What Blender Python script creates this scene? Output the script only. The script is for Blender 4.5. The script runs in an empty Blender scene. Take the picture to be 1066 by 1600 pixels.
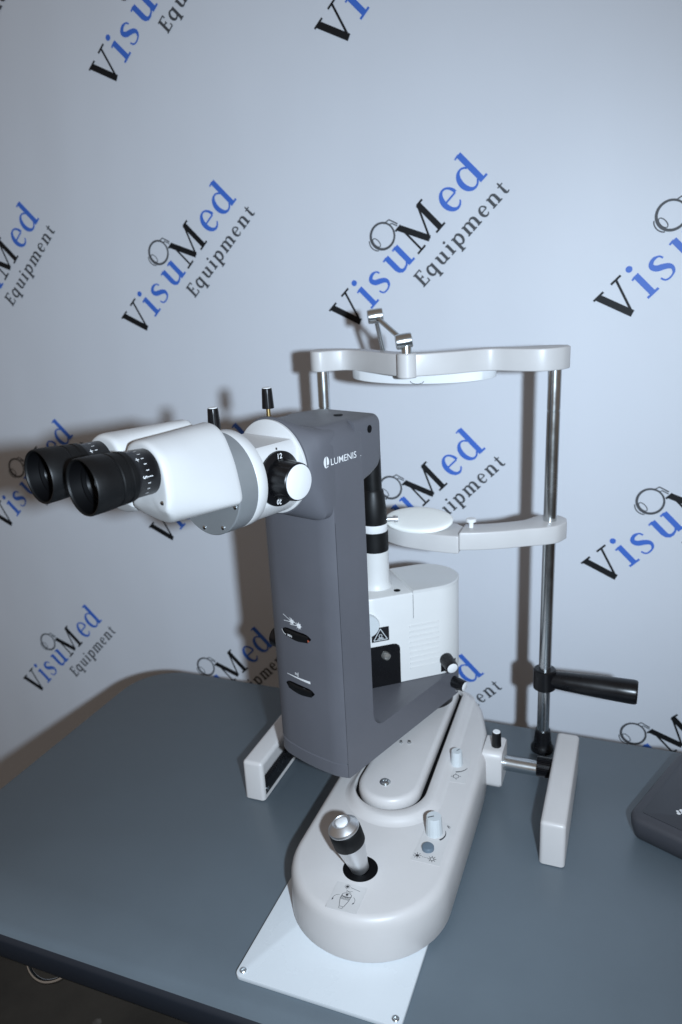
import bpy, bmesh, math, random
from mathutils import Vector, Matrix
random.seed(4)
PI = math.pi
scene = bpy.context.scene
COL = scene.collection

# ------------------------------------------------------------------ camera
YAW, PITCH, ROLL = 0.3856, 0.2979, -0.0519
CAM = Vector((0.2457, -0.9085, 0.6382))
cy_, sy_, cp_, sp_ = math.cos(YAW), math.sin(YAW), math.cos(PITCH), math.sin(PITCH)
FWD = Vector((-sy_*cp_, cy_*cp_, -sp_)); RT0 = Vector((cy_, sy_, 0)); UP0 = RT0.cross(FWD)
RT = math.cos(ROLL)*RT0 + math.sin(ROLL)*UP0
UP = -math.sin(ROLL)*RT0 + math.cos(ROLL)*UP0
cd = bpy.data.cameras.new('camera'); cam = bpy.data.objects.new('camera', cd); COL.objects.link(cam)
cam.matrix_world = Matrix(((RT.x, UP.x, -FWD.x, CAM.x), (RT.y, UP.y, -FWD.y, CAM.y), (RT.z, UP.z, -FWD.z, CAM.z), (0, 0, 0, 1)))
cd.sensor_fit = 'VERTICAL'; cd.sensor_height = 24.0; cd.lens = 1176.3/1600*24.0
cd.clip_start = 0.02; cd.clip_end = 60
cd.dof.use_dof = True; cd.dof.focus_distance = 0.76; cd.dof.aperture_fstop = 4.5
scene.camera = cam

# ------------------------------------------------------------------ world (dim warm room light) and camera flash
w = bpy.data.worlds.new('World'); scene.world = w; w.use_nodes = True
bg = w.node_tree.nodes['Background']; bg.inputs[0].default_value = (0.180, 0.150, 0.128, 1); bg.inputs[1].default_value = 1.0
ld = bpy.data.lights.new('camera_flash', 'SPOT'); flash = bpy.data.objects.new('camera_flash', ld); COL.objects.link(flash)
FL = CAM + RT*0.114 - UP*0.010 - FWD*0.09
AIM = CAM + FWD*1.0 + UP*0.02 - RT*0.07
flash.location = FL; flash.rotation_euler = (AIM-FL).to_track_quat('-Z', 'Y').to_euler()
ld.energy = 98; ld.color = (0.70, 0.845, 1.0); ld.spot_size = math.radians(112); ld.spot_blend = 1.0; ld.shadow_soft_size = 0.016
ld.use_nodes = True; lnt = ld.node_tree; lem = lnt.nodes['Emission']; lfo = lnt.nodes.new('ShaderNodeLightFalloff')
lfo.inputs['Strength'].default_value = 1.0; lfo.inputs['Smooth'].default_value = 0.75; lnt.links.new(lfo.outputs['Quadratic'], lem.inputs['Strength'])
scene.view_settings.view_transform = 'Standard'; scene.view_settings.look = 'None'
scene.view_settings.exposure = 0.06; scene.view_settings.gamma = 1.0
try: scene.view_settings.use_curve_mapping = False
except Exception: pass

# ------------------------------------------------------------------ materials
M = {}
def mat(name, col, rough=0.5, metal=0.0, var=0.0, vscale=8.0, bump=0.0, bscale=400.0, rvar=0.0, coat=0.0, spec=0.5, stretch=None, emit=None):
    m = bpy.data.materials.new(name); m.use_nodes = True; nt = m.node_tree; p = nt.nodes['Principled BSDF']
    p.inputs['Base Color'].default_value = (*col, 1); p.inputs['Roughness'].default_value = rough; p.inputs['Metallic'].default_value = metal
    p.inputs['Specular IOR Level'].default_value = spec
    if coat: p.inputs['Coat Weight'].default_value = coat; p.inputs['Coat Roughness'].default_value = 0.15
    geo = nt.nodes.new('ShaderNodeNewGeometry'); src = geo.outputs['Position']
    if stretch:
        mp = nt.nodes.new('ShaderNodeMapping'); mp.inputs['Scale'].default_value = stretch; nt.links.new(src, mp.inputs[0]); src = mp.outputs[0]
    if var or rvar:
        nz = nt.nodes.new('ShaderNodeTexNoise'); nz.inputs['Scale'].default_value = vscale; nz.inputs['Detail'].default_value = 6; nz.inputs['Roughness'].default_value = 0.65
        nt.links.new(src, nz.inputs['Vector'])
        if var:
            r = nt.nodes.new('ShaderNodeValToRGB'); r.color_ramp.elements[0].position = 0.3; r.color_ramp.elements[1].position = 0.7
            r.color_ramp.elements[0].color = (*[c*(1-var) for c in col], 1); r.color_ramp.elements[1].color = (*[min(1, c*(1+var)) for c in col], 1)
            nt.links.new(nz.outputs['Fac'], r.inputs[0]); nt.links.new(r.outputs[0], p.inputs['Base Color'])
        if rvar:
            mr = nt.nodes.new('ShaderNodeMapRange'); mr.inputs['From Min'].default_value = 0.3; mr.inputs['From Max'].default_value = 0.7
            mr.inputs['To Min'].default_value = max(0.02, rough-rvar); mr.inputs['To Max'].default_value = min(1, rough+rvar)
            nt.links.new(nz.outputs['Fac'], mr.inputs['Value']); nt.links.new(mr.outputs[0], p.inputs['Roughness'])
    if bump:
        nb = nt.nodes.new('ShaderNodeTexNoise'); nb.inputs['Scale'].default_value = bscale; nb.inputs['Detail'].default_value = 3
        nt.links.new(src, nb.inputs['Vector'])
        b = nt.nodes.new('ShaderNodeBump'); b.inputs['Strength'].default_value = bump; b.inputs['Distance'].default_value = 0.001
        nt.links.new(nb.outputs['Fac'], b.inputs['Height']); nt.links.new(b.outputs[0], p.inputs['Normal'])
    M[name] = m; return m

mat('white_plastic', (0.66, 0.655, 0.65), 0.36, var=0.02, vscale=14, rvar=0.06)
mat('lamp_white', (0.66, 0.655, 0.64), 0.42, var=0.025, vscale=12, bump=0.04, bscale=900)
mat('cream_paint', (0.585, 0.560, 0.545), 0.36, var=0.035, vscale=10, bump=0.05, bscale=700, rvar=0.08)
mat('frame_paint', (0.585, 0.57, 0.56), 0.38, var=0.035, vscale=12, bump=0.04, bscale=700, rvar=0.06)
mat('grey_paint', (0.112, 0.113, 0.128), 0.46, var=0.05, vscale=9, bump=0.10, bscale=1100, rvar=0.07)
mat('silver_paint', (0.30, 0.315, 0.325), 0.40, metal=0.35, var=0.05, vscale=20, rvar=0.06)
mat('black_plastic', (0.005, 0.005, 0.006), 0.30, spec=0.4, rvar=0.08, vscale=30)
mat('black_rubber', (0.005, 0.0053, 0.0058), 0.46, spec=0.32, rvar=0.1, vscale=30, bump=0.04, bscale=900)
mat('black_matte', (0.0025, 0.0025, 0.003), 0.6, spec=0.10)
mat('chrome', (0.66, 0.69, 0.70), 0.24, metal=1.0, rvar=0.05, vscale=25)
mat('aluminium', (0.78, 0.79, 0.80), 0.38, metal=1.0, rvar=0.06, vscale=40)
mat('brass', (0.55, 0.40, 0.18), 0.3, metal=1.0)
mat('knob_white', (0.80, 0.80, 0.80), 0.4, var=0.01)
mat('knob_grey', (0.56, 0.59, 0.60), 0.42, var=0.02, vscale=30)
mat('button_blue', (0.12, 0.16, 0.20), 0.4)
mat('ink_black', (0.006, 0.0065, 0.008), 0.6, spec=0.3)
mat('ink_blue', (0.045, 0.15, 0.58), 0.55)
mat('ink_grey', (0.055, 0.06, 0.068), 0.6)
mat('ink_line', (0.065, 0.068, 0.075), 0.6)
mat('print_white', (0.80, 0.80, 0.80), 0.5)
mat('print_dark', (0.025, 0.025, 0.028), 0.5)
mat('print_red', (0.45, 0.10, 0.05), 0.5)
mat('sticker', (0.60, 0.58, 0.565), 0.38, var=0.02)
mat('acrylic', (0.66, 0.69, 0.71), 0.28, var=0.02, vscale=9, rvar=0.08)
mat('strap_white', (0.78, 0.79, 0.80), 0.5, var=0.02)
mat('chin_cup', (0.90, 0.90, 0.86), 0.45, var=0.01)
mat('console_grey', (0.048, 0.049, 0.057), 0.45, var=0.05, bump=0.12, bscale=900)
mat('console_panel', (0.040, 0.042, 0.049), 0.38, var=0.05, bump=0.06, bscale=900)
mat('table_grey', (0.124, 0.153, 0.176), 0.40, var=0.05, vscale=7, bump=0.05, bscale=500, rvar=0.05)
mat('table_edge', (0.018, 0.022, 0.030), 0.42, var=0.1)
mat('glass', (0.02, 0.025, 0.03), 0.03, spec=0.9, coat=0.8)
mat('lens_lamp', (0.35, 0.34, 0.32), 0.12, metal=0.6)

def backdrop_mat():
    m = mat('backdrop_vinyl', (0.69, 0.715, 0.765), 0.5, var=0.012, vscale=3, rvar=0.05)
    nt = m.node_tree; p = nt.nodes['Principled BSDF']
    geo = nt.nodes.new('ShaderNodeNewGeometry')
    n1 = nt.nodes.new('ShaderNodeTexNoise'); n1.inputs['Scale'].default_value = 2.2; n1.inputs['Detail'].default_value = 2
    mp = nt.nodes.new('ShaderNodeMapping'); mp.inputs['Scale'].default_value = (1.6, 1, 0.5)
    nt.links.new(geo.outputs['Position'], mp.inputs[0]); nt.links.new(mp.outputs[0], n1.inputs['Vector'])
    b1 = nt.nodes.new('ShaderNodeBump'); b1.inputs['Strength'].default_value = 0.25; b1.inputs['Distance'].default_value = 0.03
    nt.links.new(n1.outputs['Fac'], b1.inputs['Height'])
    wv = nt.nodes.new('ShaderNodeTexNoise'); wv.inputs['Scale'].default_value = 900
    b2 = nt.nodes.new('ShaderNodeBump'); b2.inputs['Strength'].default_value = 0.12; b2.inputs['Distance'].default_value = 0.0006
    nt.links.new(geo.outputs['Position'], wv.inputs['Vector']); nt.links.new(wv.outputs['Fac'], b2.inputs['Height'])
    nt.links.new(b1.outputs[0], b2.inputs['Normal']); nt.links.new(b2.outputs[0], p.inputs['Normal'])
backdrop_mat()
def floor_mat():
    m = mat('floor_dark', (0.040, 0.035, 0.028), 0.7, var=0.35, vscale=5, bump=0.3, bscale=60)
    nt = m.node_tree; p = nt.nodes['Principled BSDF']
    base = p.inputs['Base Color'].links[0].from_socket
    geo = nt.nodes.new('ShaderNodeNewGeometry')
    nz = nt.nodes.new('ShaderNodeTexNoise'); nz.inputs['Scale'].default_value = 26; nz.inputs['Detail'].default_value = 4
    nt.links.new(geo.outputs['Position'], nz.inputs['Vector'])
    r = nt.nodes.new('ShaderNodeValToRGB'); r.color_ramp.elements[0].position = 0.66; r.color_ramp.elements[1].position = 0.72
    r.color_ramp.elements[0].color = (0, 0, 0, 1); r.color_ramp.elements[1].color = (1, 1, 1, 1)
    nt.links.new(nz.outputs['Fac'], r.inputs[0])
    mx = nt.nodes.new('ShaderNodeMix'); mx.data_type = 'RGBA'; mx.inputs['B'].default_value = (0.13, 0.12, 0.105, 1)
    nt.links.new(r.outputs[0], mx.inputs['Factor']); nt.links.new(base, mx.inputs['A']); nt.links.new(mx.outputs['Result'], p.inputs['Base Color'])
floor_mat()

# ------------------------------------------------------------------ geometry helpers
def V3(p): return Vector(p)
class G:
    """collects geometry; fr maps local coordinates to world"""
    def __init__(s, fr=None): s.v = []; s.f = []; s.fr = fr or (lambda p: Vector(p))
    def add(s, vs, fs):
        o = len(s.v); s.v += [s.fr(p) for p in vs]; s.f += [[i+o for i in f] for f in fs]
    def loft(s, secs, cap0=True, cap1=True, closed=True):
        n = len(secs[0]); vs = [p for q in secs for p in q]; fs = []
        for k in range(len(secs)-1):
            for i in range(n if closed else n-1):
                j = (i+1) % n; fs.append([k*n+i, k*n+j, (k+1)*n+j, (k+1)*n+i])
        if cap0: fs.append(list(range(n))[::-1])
        if cap1: fs.append([(len(secs)-1)*n+i for i in range(n)])
        s.add(vs, fs); return s
    def lathe(s, prof, o=(0, 0, 0), ax=(0, 0, 1), n=40, cap0=True, cap1=True, a0=0.0):
        o = Vector(o); ax = Vector(ax).normalized()
        e1 = ax.orthogonal().normalized() if abs(ax.z) < 0.99 else Vector((1, 0, 0)); e2 = ax.cross(e1)
        secs = []
        for r, h in prof:
            secs.append([o + ax*h + (e1*math.cos(a0+2*PI*i/n) + e2*math.sin(a0+2*PI*i/n))*max(r, 1e-5) for i in range(n)])
        return s.loft(secs, cap0, cap1)
    def prism(s, out, z0, z1):
        return s.loft([[(x, y, z0) for x, y in out], [(x, y, z1) for x, y in out]])
    def box(s, a, b):
        (x0, y0, z0), (x1, y1, z1) = a, b
        return s.prism([(x0, y0), (x1, y0), (x1, y1), (x0, y1)], z0, z1)
    def tube(s, pts, r, n=16, cap=True):
        pts = [Vector(p) for p in pts]; secs = []; up = None
        for i, p in enumerate(pts):
            d = (pts[min(i+1, len(pts)-1)] - pts[max(i-1, 0)]).normalized()
            if up is None: up = d.orthogonal().normalized()
            up = (up - d*up.dot(d)).normalized(); e2 = d.cross(up); rr = r[i] if isinstance(r, (list, tuple)) else r
            secs.append([p + (up*math.cos(2*PI*k/n) + e2*math.sin(2*PI*k/n))*rr for k in range(n)])
        return s.loft(secs, cap, cap)
    def ribbon(s, pts, wd, z=0.0):
        if not isinstance(wd, (list, tuple)): wd = [wd]*len(pts)
        if len(wd) != len(pts):
            wd = [wd[0] + (wd[-1]-wd[0])*i/(len(pts)-1) for i in range(len(pts))]
        L = []; Rr = []
        for i, (x, y) in enumerate(pts):
            a = pts[max(i-1, 0)]; b = pts[min(i+1, len(pts)-1)]
            dx, dy = b[0]-a[0], b[1]-a[1]; l = math.hypot(dx, dy) or 1; nx, ny = -dy/l, dx/l
            L.append((x+nx*wd[i]/2, y+ny*wd[i]/2, z)); Rr.append((x-nx*wd[i]/2, y-ny*wd[i]/2, z))
        n = len(pts); s.add(L+Rr, [[i, n+i, n+i+1, i+1] for i in range(n-1)])
    def disc(s, x, y, r, z=0.0, n=24):
        s.add([(x+r*math.cos(2*PI*i/n), y+r*math.sin(2*PI*i/n), z) for i in range(n)], [list(range(n))])
    def poly(s, pts, z=0.0): s.add([(x, y, z) for x, y in pts], [list(range(len(pts)))])
    def mesh(s, name, bevel=0, segs=3, ang=30, recalc=True, sharp=38, smooth=True):
        me = bpy.data.meshes.new(name); bm = bmesh.new()
        bv = [bm.verts.new(p) for p in s.v]
        for f in s.f:
            try: bm.faces.new([bv[i] for i in f])
            except ValueError: pass
        if recalc: bmesh.ops.recalc_face_normals(bm, faces=bm.faces)
        if bevel:
            es = [e for e in bm.edges if len(e.link_faces) == 2 and e.calc_face_angle(0) > math.radians(ang)]
            bmesh.ops.bevel(bm, geom=es, offset=bevel, offset_type='OFFSET', segments=segs, profile=0.5, affect='EDGES', clamp_overlap=True)
        bm.normal_update(); bm.to_mesh(me); bm.free()
        if smooth:
            for p in me.polygons: p.use_smooth = True
            me.set_sharp_from_angle(angle=math.radians(sharp))
        return me
ORG = {}
def link(name, me, parent=None, material=None):
    o = bpy.data.objects.new(name, me); COL.objects.link(o)
    if material: me.materials.append(M[material])
    if parent:
        o.parent = parent; o.location = -ORG[parent]
    ORG[o] = Vector((0, 0, 0)); return o
def part(g, name, material, parent, **k): return link(name, g.mesh(name, **k), parent, material)
def thing(name, loc, label, cat, group=None):
    o = bpy.data.objects.new(name, None); COL.objects.link(o); o.location = loc; o.empty_display_size = 0.05; ORG[o] = Vector(loc)
    o['label'] = label; o['category'] = cat
    if group: o['group'] = group
    return o
def tag(o, label, cat): o['label'] = label; o['category'] = cat; return o
def circ(cx, cy, r, n=32, a0=0, a1=2*PI, end=False):
    m = n if not end else n-1
    return [(cx+r*math.cos(a0+(a1-a0)*i/m), cy+r*math.sin(a0+(a1-a0)*i/m)) for i in range(n)]
def rrect(x0, y0, x1, y1, r, n=6):
    o = []
    for cx, cy, a in ((x1-r, y0+r, -PI/2), (x1-r, y1-r, 0), (x0+r, y1-r, PI/2), (x0+r, y0+r, PI)):
        o += [(cx+r*math.cos(a+PI/2*i/n), cy+r*math.sin(a+PI/2*i/n)) for i in range(n+1)]
    return o
def inset(out, d):
    """offset a counter-clockwise outline inwards by d"""
    n = len(out); res = []
    for i in range(n):
        a, p, b = out[i-1], out[i], out[(i+1) % n]
        d1 = Vector((p[0]-a[0], p[1]-a[1])); d2 = Vector((b[0]-p[0], b[1]-p[1]))
        if d1.length < 1e-9 or d2.length < 1e-9: res.append(p); continue
        d1.normalize(); d2.normalize(); n1 = Vector((-d1.y, d1.x)); n2 = Vector((-d2.y, d2.x)); m = n1+n2
        m = m/max(m.dot(n1), 0.35) if m.length > 1e-6 else n1
        res.append((p[0]+m.x*d, p[1]+m.y*d))
    return res
def smooth_path(pts, n=8, closed=False):
    P = [Vector(p) for p in pts]; N = len(P); out = []
    rng = range(N if closed else N-1)
    for i in rng:
        p0 = P[i-1] if (closed or i > 0) else P[0]; p1 = P[i]; p2 = P[(i+1) % N]; p3 = P[(i+2) % N] if (closed or i+2 < N) else P[N-1]
        for k in range(n):
            t = k/n
            out.append(tuple(0.5*((2*p1) + (p2-p0)*t + (2*p0-5*p1+4*p2-p3)*t*t + (3*p1-p0-3*p2+p3)*t**3)))
    if not closed: out.append(tuple(P[-1]))
    return out
def frame(o, ex, ey):
    o, ex, ey = Vector(o), Vector(ex).normalized(), Vector(ey).normalized(); ez = ex.cross(ey)
    return lambda p: o + ex*p[0] + ey*p[1] + ez*p[2]
_dg = bpy.context.evaluated_depsgraph_get
def text_g(g, s, size, x=0, y=0, z=0.0, align='LEFT', bold=0.0, sx=1.0):
    cu = bpy.data.curves.new('t', 'FONT'); cu.body = s; cu.size = size; cu.align_x = align; cu.resolution_u = 4; cu.offset = bold
    ob = bpy.data.objects.new('t', cu); COL.objects.link(ob); bpy.context.view_layer.update()
    me = bpy.data.meshes.new_from_object(ob.evaluated_get(_dg()))
    g.add([(x+v.co.x*sx, y+v.co.y, z) for v in me.vertices], [list(p.vertices) for p in me.polygons])
    bpy.data.objects.remove(ob); bpy.data.curves.remove(cu); bpy.data.meshes.remove(me)
FLAT = dict(recalc=False, smooth=False)

# ------------------------------------------------------------------ the setting: floor, backdrop, table
g = G(); g.add([(-6, -6, -0.74), (6, -6, -0.74), (6, 6, -0.74), (-6, 6, -0.74)], [[0, 1, 2, 3]])
floor = part(g, 'floor', 'floor_dark', None, **FLAT); floor['kind'] = 'structure'

YB = 0.31
g = G(); g.box((-2.6, YB, -0.735), (1.6, YB+0.004, 1.75))
backdrop = part(g, 'backdrop', 'backdrop_vinyl', None, smooth=False)
tag(backdrop, 'white vinyl backdrop banner printed with repeating slanted blue and black logos', 'backdrop')

# serif lettering, cap height 1, x-height 0.7; each letter is a list of pen strokes
def arc(cx, cy, rx, ry, a0, a1, n=14): return [(cx+rx*math.cos(math.radians(a0+(a1-a0)*i/(n-1))), cy+ry*math.sin(math.radians(a0+(a1-a0)*i/(n-1)))) for i in range(n)]
def wv(n, lo, hi, ph=0.0): return [lo+(hi-lo)*abs(math.sin(PI*i/(n-1)+ph)) for i in range(n)]
TK, TN = 0.165, 0.066
GL = {
 'V': (0.92, [([(.14, .97), (.48, .0)], .19), ([(.77, .97), (.49, .03)], .065), ([(0, .97), (.34, .97)], .06), ([(.60, .97), (.93, .97)], .06)]),
 'M': (1.18, [([(.18, .03), (.18, .95)], .06), ([(.14, .97), (.56, .06)], .18), ([(.96, .97), (.56, .06)], .06), ([(.98, .03), (.98, .97)], .17), ([(.02, .03), (.34, .03)], .06), ([(.80, .03), (1.16, .03)], .06), ([(.01, .97), (.24, .97)], .06), ([(.93, .97), (1.16, .97)], .06)]),
 'i': (0.40, [([(.2, .03), (.2, .70)], TK), ([(.02, .03), (.38, .03)], TN), ([(.05, .655), (.2, .675)], .055), ('dot', .19, .93, .088)]),
 's': (0.52, [(smooth_path([(.43, .53), (.39, .63), (.25, .675), (.12, .62), (.095, .53), (.16, .43), (.28, .36), (.39, .28), (.435, .18), (.38, .07), (.24, .025), (.11, .06), (.06, .18)], 3), [.05]*5+[.08, .09, .10, .11, .12, .13, .14, .145, .15, .155, .16, .16, .16, .155, .15, .145, .14, .13, .12, .10, .09, .08, .07]+[.05]*9), ]),
 'u': (0.78, [([(.19, .68), (.19, .22), (.21, .12), (.27, .05), (.36, .035), (.47, .07), (.56, .16)], [TK, TK, .14, .11, .08, .06, .05]), ([(.6, .0), (.6, .68)], TK), ([(.04, .655), (.19, .675)], .055), ([(.45, .655), (.6, .675)], .055), ([(.6, .03), (.77, .03)], TN)]),
 'e': (0.62, [([(.12, .37), (.53, .37)], .055), (arc(.32, .35, .225, .33, 4, 318, 24), [.09, .09, .08, .07, .06, .06, .06, .07, .09, .11, .13, .15, .155, .155, .15, .14, .12, .11, .09, .08, .07, .06, .05, .045])]),
 'd': (0.76, [(arc(.31, .35, .225, .325, 40, 320, 22), [.06, .055, .055, .055, .06, .08, .10, .12, .14, .15, .155, .155, .15, .14, .12, .10, .08, .07, .06, .06, .055, .05]), ([(.56, .0), (.56, .99)], TK), ([(.40, .965), (.56, .985)], .05), ([(.56, .03), (.74, .03)], TN)]),
 'E': (0.66, [([(.18, .03), (.18, .97)], TK), ([(.02, .97), (.6, .97)], TN), ([(.18, .52), (.46, .52)], TN), ([(.02, .03), (.62, .03)], TN), ([(.58, .98), (.58, .78)], .06), ([(.61, .02), (.61, .24)], .06), ([(.45, .42), (.45, .62)], .05)]),
 'q': (0.74, [(arc(.31, .35, .225, .325, 40, 320, 18), wv(18, .055, .15)), ([(.56, .68), (.56, -.30)], TK), ([(.40, -.30), (.73, -.30)], TN)]),
 'p': (0.76, [(arc(.43, .35, .225, .325, 140, -140, 18), wv(18, .055, .15)), ([(.18, .68), (.18, -.30)], TK), ([(.02, -.30), (.36, -.30)], TN), ([(.03, .655), (.18, .675)], .055)]),
 'n': (0.80, [([(.19, .0), (.19, .68)], TK), (arc(.40, .45, .20, .22, 150, 0, 8), [.05, .055, .07, .09, .11, .13, .15, TK]), ([(.60, .45), (.60, .0)], TK), ([(.02, .03), (.36, .03)], TN), ([(.44, .03), (.78, .03)], TN), ([(.04, .655), (.19, .675)], .055)]),
 'm': (1.20, [([(.19, .0), (.19, .68)], TK), (arc(.40, .45, .20, .22, 150, 0, 8), [.05, .055, .07, .09, .11, .13, .15, TK]), ([(.60, .45), (.60, .0)], TK), (arc(.81, .45, .20, .22, 150, 0, 8), [.05, .055, .07, .09, .11, .13, .15, TK]), ([(1.01, .45), (1.01, .0)], TK), ([(.02, .03), (.36, .03)], TN), ([(.45, .03), (.76, .03)], TN), ([(.86, .03), (1.19, .03)], TN), ([(.04, .655), (.19, .675)], .055)]),
 't': (0.46, [([(.2, .88), (.2, .17), (.235, .08), (.31, .04), (.43, .07)], [.06, TK, .12, .08, .05]), ([(.03, .655), (.41, .655)], .055)]),
}
def glyph(g, ch, x, y, s, k=0, fat=0.0):
    for st in GL[ch][1]:
        k += 1; z = 0.00003*k
        if st[0] == 'dot': g.disc(x+st[1]*s, y+st[2]*s, st[3]*s, z)
        else:
            wd = st[1]; wd = [q*s+fat for q in wd] if isinstance(wd, list) else wd*s+fat
            g.ribbon([(x+px*s, y+py*s) for px, py in st[0]], wd, z)
LL = 0.2924; ca = math.radians(44.6)
def logo_frame(): return frame((0, 0, 0), (math.cos(ca)*1, 0, math.sin(ca)), (-math.sin(ca), 0, math.cos(ca)))
lf = logo_frame()
gb, gu, gt, ge = G(lf), G(lf), G(lf), G(lf)
S1 = 0.185*LL
glyph(gb, 'V', -0.090*LL, 0, S1); glyph(gb, 'M', 0.485*LL, 0, S1)
for ch, x in (('i', .092), ('s', .188), ('u', .318), ('e', .742), ('d', .872)): glyph(gu, ch, x*LL, 0, S1)
x = .385
for ch in 'Equipment':
    glyph(gt, ch, x*LL, -.140*LL, .084*LL, fat=0.0006); x += GL[ch][0]*.084 + .0135
EC = (.420*LL, .218*LL); ER = .068*LL
ge.ribbon(arc(EC[0], EC[1], ER, ER*1.0, 0, 360, 40), wv(40, .009*LL, .014*LL), 0.0)
ge.ribbon(arc(EC[0]-ER*.80, EC[1]+ER*.02, ER*.46, ER*.62, 118, 242, 14), .006*LL, 0.00005)
ge.ribbon(arc(EC[0]-ER*.70, EC[1]+ER*.02, ER*.20, ER*.42, 0, 360, 18), .005*LL, 0.0001)
ge.ribbon([(EC[0]+ER*.75, EC[1]+ER*.55), (EC[0]+ER*1.25, EC[1]+ER*.45), (EC[0]+ER*1.5, EC[1]-ER*.3)], .007*LL, 0.00015)
ge.ribbon([(EC[0]+ER*.98, EC[1]+ER*.15), (EC[0]+ER*1.2, EC[1]+ER*.1), (EC[0]+ER*1.38, EC[1]-ER*.4)], .006*LL, 0.0002)
mb, mu, mt, me_ = (q.mesh(n, **FLAT) for q, n in ((gb, 'logo_black'), (gu, 'logo_blue'), (gt, 'logo_tagline'), (ge, 'logo_eye')))
for me0, k in ((mb, 'ink_black'), (mu, 'ink_blue'), (mt, 'ink_grey'), (me_, 'ink_line')): me0.materials.append(M[k])
for j in range(-2, 2):
    for i in range(-2, 2):
        o = link('printed_logo', mb, backdrop); o.location = (-0.1951+0.4242*i, YB-0.0008, 0.5710+0.4167*j)
        for nm, me0 in (('blue_letters', mu), ('tagline', mt), ('eye_emblem', me_)): link(nm, me0, o)

# table with rounded corners and dark bullnose edge
TX0, TX1, TY0, TY1 = -0.536, 0.62, -0.4695, 0.0785
def table_outline(): return rrect(TX0, TY0, TX1, TY1, 0.085, 12)
table = thing('table', (0.04, -0.2, -0.74), 'dark grey laminate tabletop with rounded corners holding the slit lamp', 'table')
TO = table_outline()
g = G(); prof = [(0.0060, -0.0045), (0.0042, -0.0012), (0.0054, 0.0)]
g.loft([[(x, y, z) for x, y in inset(TO, d)] for d, z in prof]); part(g, 'tabletop', 'table_grey', table, sharp=60)
g = G(); prof = [(0.010, -0.034), (0.003, -0.032), (0.0, -0.026), (0.0, -0.007), (0.0012, -0.0030), (0.0045, -0.0010)]
g.loft([[(x, y, z) for x, y in inset(TO, d)] for d, z in prof], True, False); part(g, 'edge_band', 'table_edge', table, sharp=60)
g = G(); g.prism(rrect(-0.06, -0.26, 0.16, -0.14, 0.02), -0.735, -0.030); part(g, 'pedestal', 'table_edge', table, bevel=0.004)
g = G(); g.tube(smooth_path([(-0.345, -0.420, -0.025), (-0.347, -0.436, -0.046), (-0.330, -0.452, -0.060), (-0.306, -0.456, -0.062), (-0.284, -0.446, -0.052), (-0.280, -0.425, -0.025)], 6), 0.0028, 10); part(g, 'wire_pull', 'chrome', table)

# ------------------------------------------------------------------ white glide plate with corner screws
plate = thing('glide_plate', (0, -0.25, 0), 'white acrylic plate screwed to the table under the base', 'plate')
g = G(); g.prism(rrect(-0.083, -0.4336, 0.084, -0.04, 0.006), 0.0006, 0.0055); part(g, 'plate', 'acrylic', plate, bevel=0.0008, segs=2)
for sx, sy in ((-0.0765, -0.427), (0.0775, -0.427)):
    g = G(); g.lathe([(0.0034, 0.005), (0.0034, 0.0068), (0.0028, 0.0074), (0.0015, 0.0074), (0.0013, 0.0060)], (sx, sy, 0), n=20); sc = part(g, 'screw', 'chrome', plate)

# ------------------------------------------------------------------ rail covers with toothed racks
def rail_cover(sgn, label):
    xi, xo, y0, y1, h = 0.1725, 0.2005, -0.1916, -0.0092, 0.0563
    t = thing('rail_cover', (sgn*(xi+xo)/2, (y0+y1)/2, 0), label, 'rail cover', 'rail covers on both sides of the base')
    bm = bmesh.new(); bmesh.ops.create_cube(bm, size=1)
    for v in bm.verts: v.co = Vector(((xi+xo)/2+v.co.x*(xo-xi), (y0+y1)/2+v.co.y*(y1-y0), 0.001+(h-0.001)*(v.co.z+0.5)))
    es = [e for e in bm.edges if not all(v.co.z < 0.002 for v in e.verts)]
    bmesh.ops.bevel(bm, geom=es, offset=0.0048, segments=5, profile=0.5, affect='EDGES', clamp_overlap=True)
    bm.normal_update()
    inner = max((f for f in bm.faces if f.normal.x < -0.99), key=lambda f: f.calc_area())
    bmesh.ops.inset_region(bm, faces=[inner], thickness=0.0016, depth=0)
    r = bmesh.ops.extrude_face_region(bm, geom=[inner])
    for v in [q for q in r['geom'] if isinstance(q, bmesh.types.BMVert)]: v.co.x += 0.0095
    if inner.is_valid: bmesh.ops.delete(bm, geom=[inner], context='FACES_ONLY')
    bmesh.ops.recalc_face_normals(bm, faces=bm.faces)
    for v in bm.verts: v.co.x *= sgn
    if sgn < 0: bmesh.ops.reverse_faces(bm, faces=bm.faces)
    me = bpy.data.meshes.new('shell'); bm.to_mesh(me); bm.free()
    for p in me.polygons: p.use_smooth = True
    me.set_sharp_from_angle(angle=math.radians(35)); link('shell', me, t, 'cream_paint')
    # rack: bar with teeth on top
    g = G(); out = [(y0+0.006, 0.0045)]; out += [(y1-0.006, 0.0045)]
    n = 46; L = (y1-y0-0.012)
    top = []
    for k in range(n):
        a = y0+0.006+L*k/n; top += [(a, 0.0225), (a+L/n*0.35, 0.0255), (a+L/n*0.6, 0.0255), (a+L/n*0.95, 0.0225)]
    out += top[::-1]
    g.loft([[(sgn*(xi+0.0015), y, z) for y, z in out], [(sgn*(xi+0.0075), y, z) for y, z in out]]); part(g, 'toothed_rack', 'black_plastic', t, smooth=False)
    g = G(); g.lathe([(0.0028, 0), (0.0028, 0.0015), (0.0012, 0.0018)], (sgn*(xi+0.0012), y0+0.012, 0.012), (-sgn, 0, 0), n=16); part(g, 'screw', 'chrome', t)
    return t
rail_cover(1, 'cream box rail cover beside the chrome axle, nearest the grey console')
rail_cover(-1, 'cream box rail cover showing its black toothed rack, left of the grey column')

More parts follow.
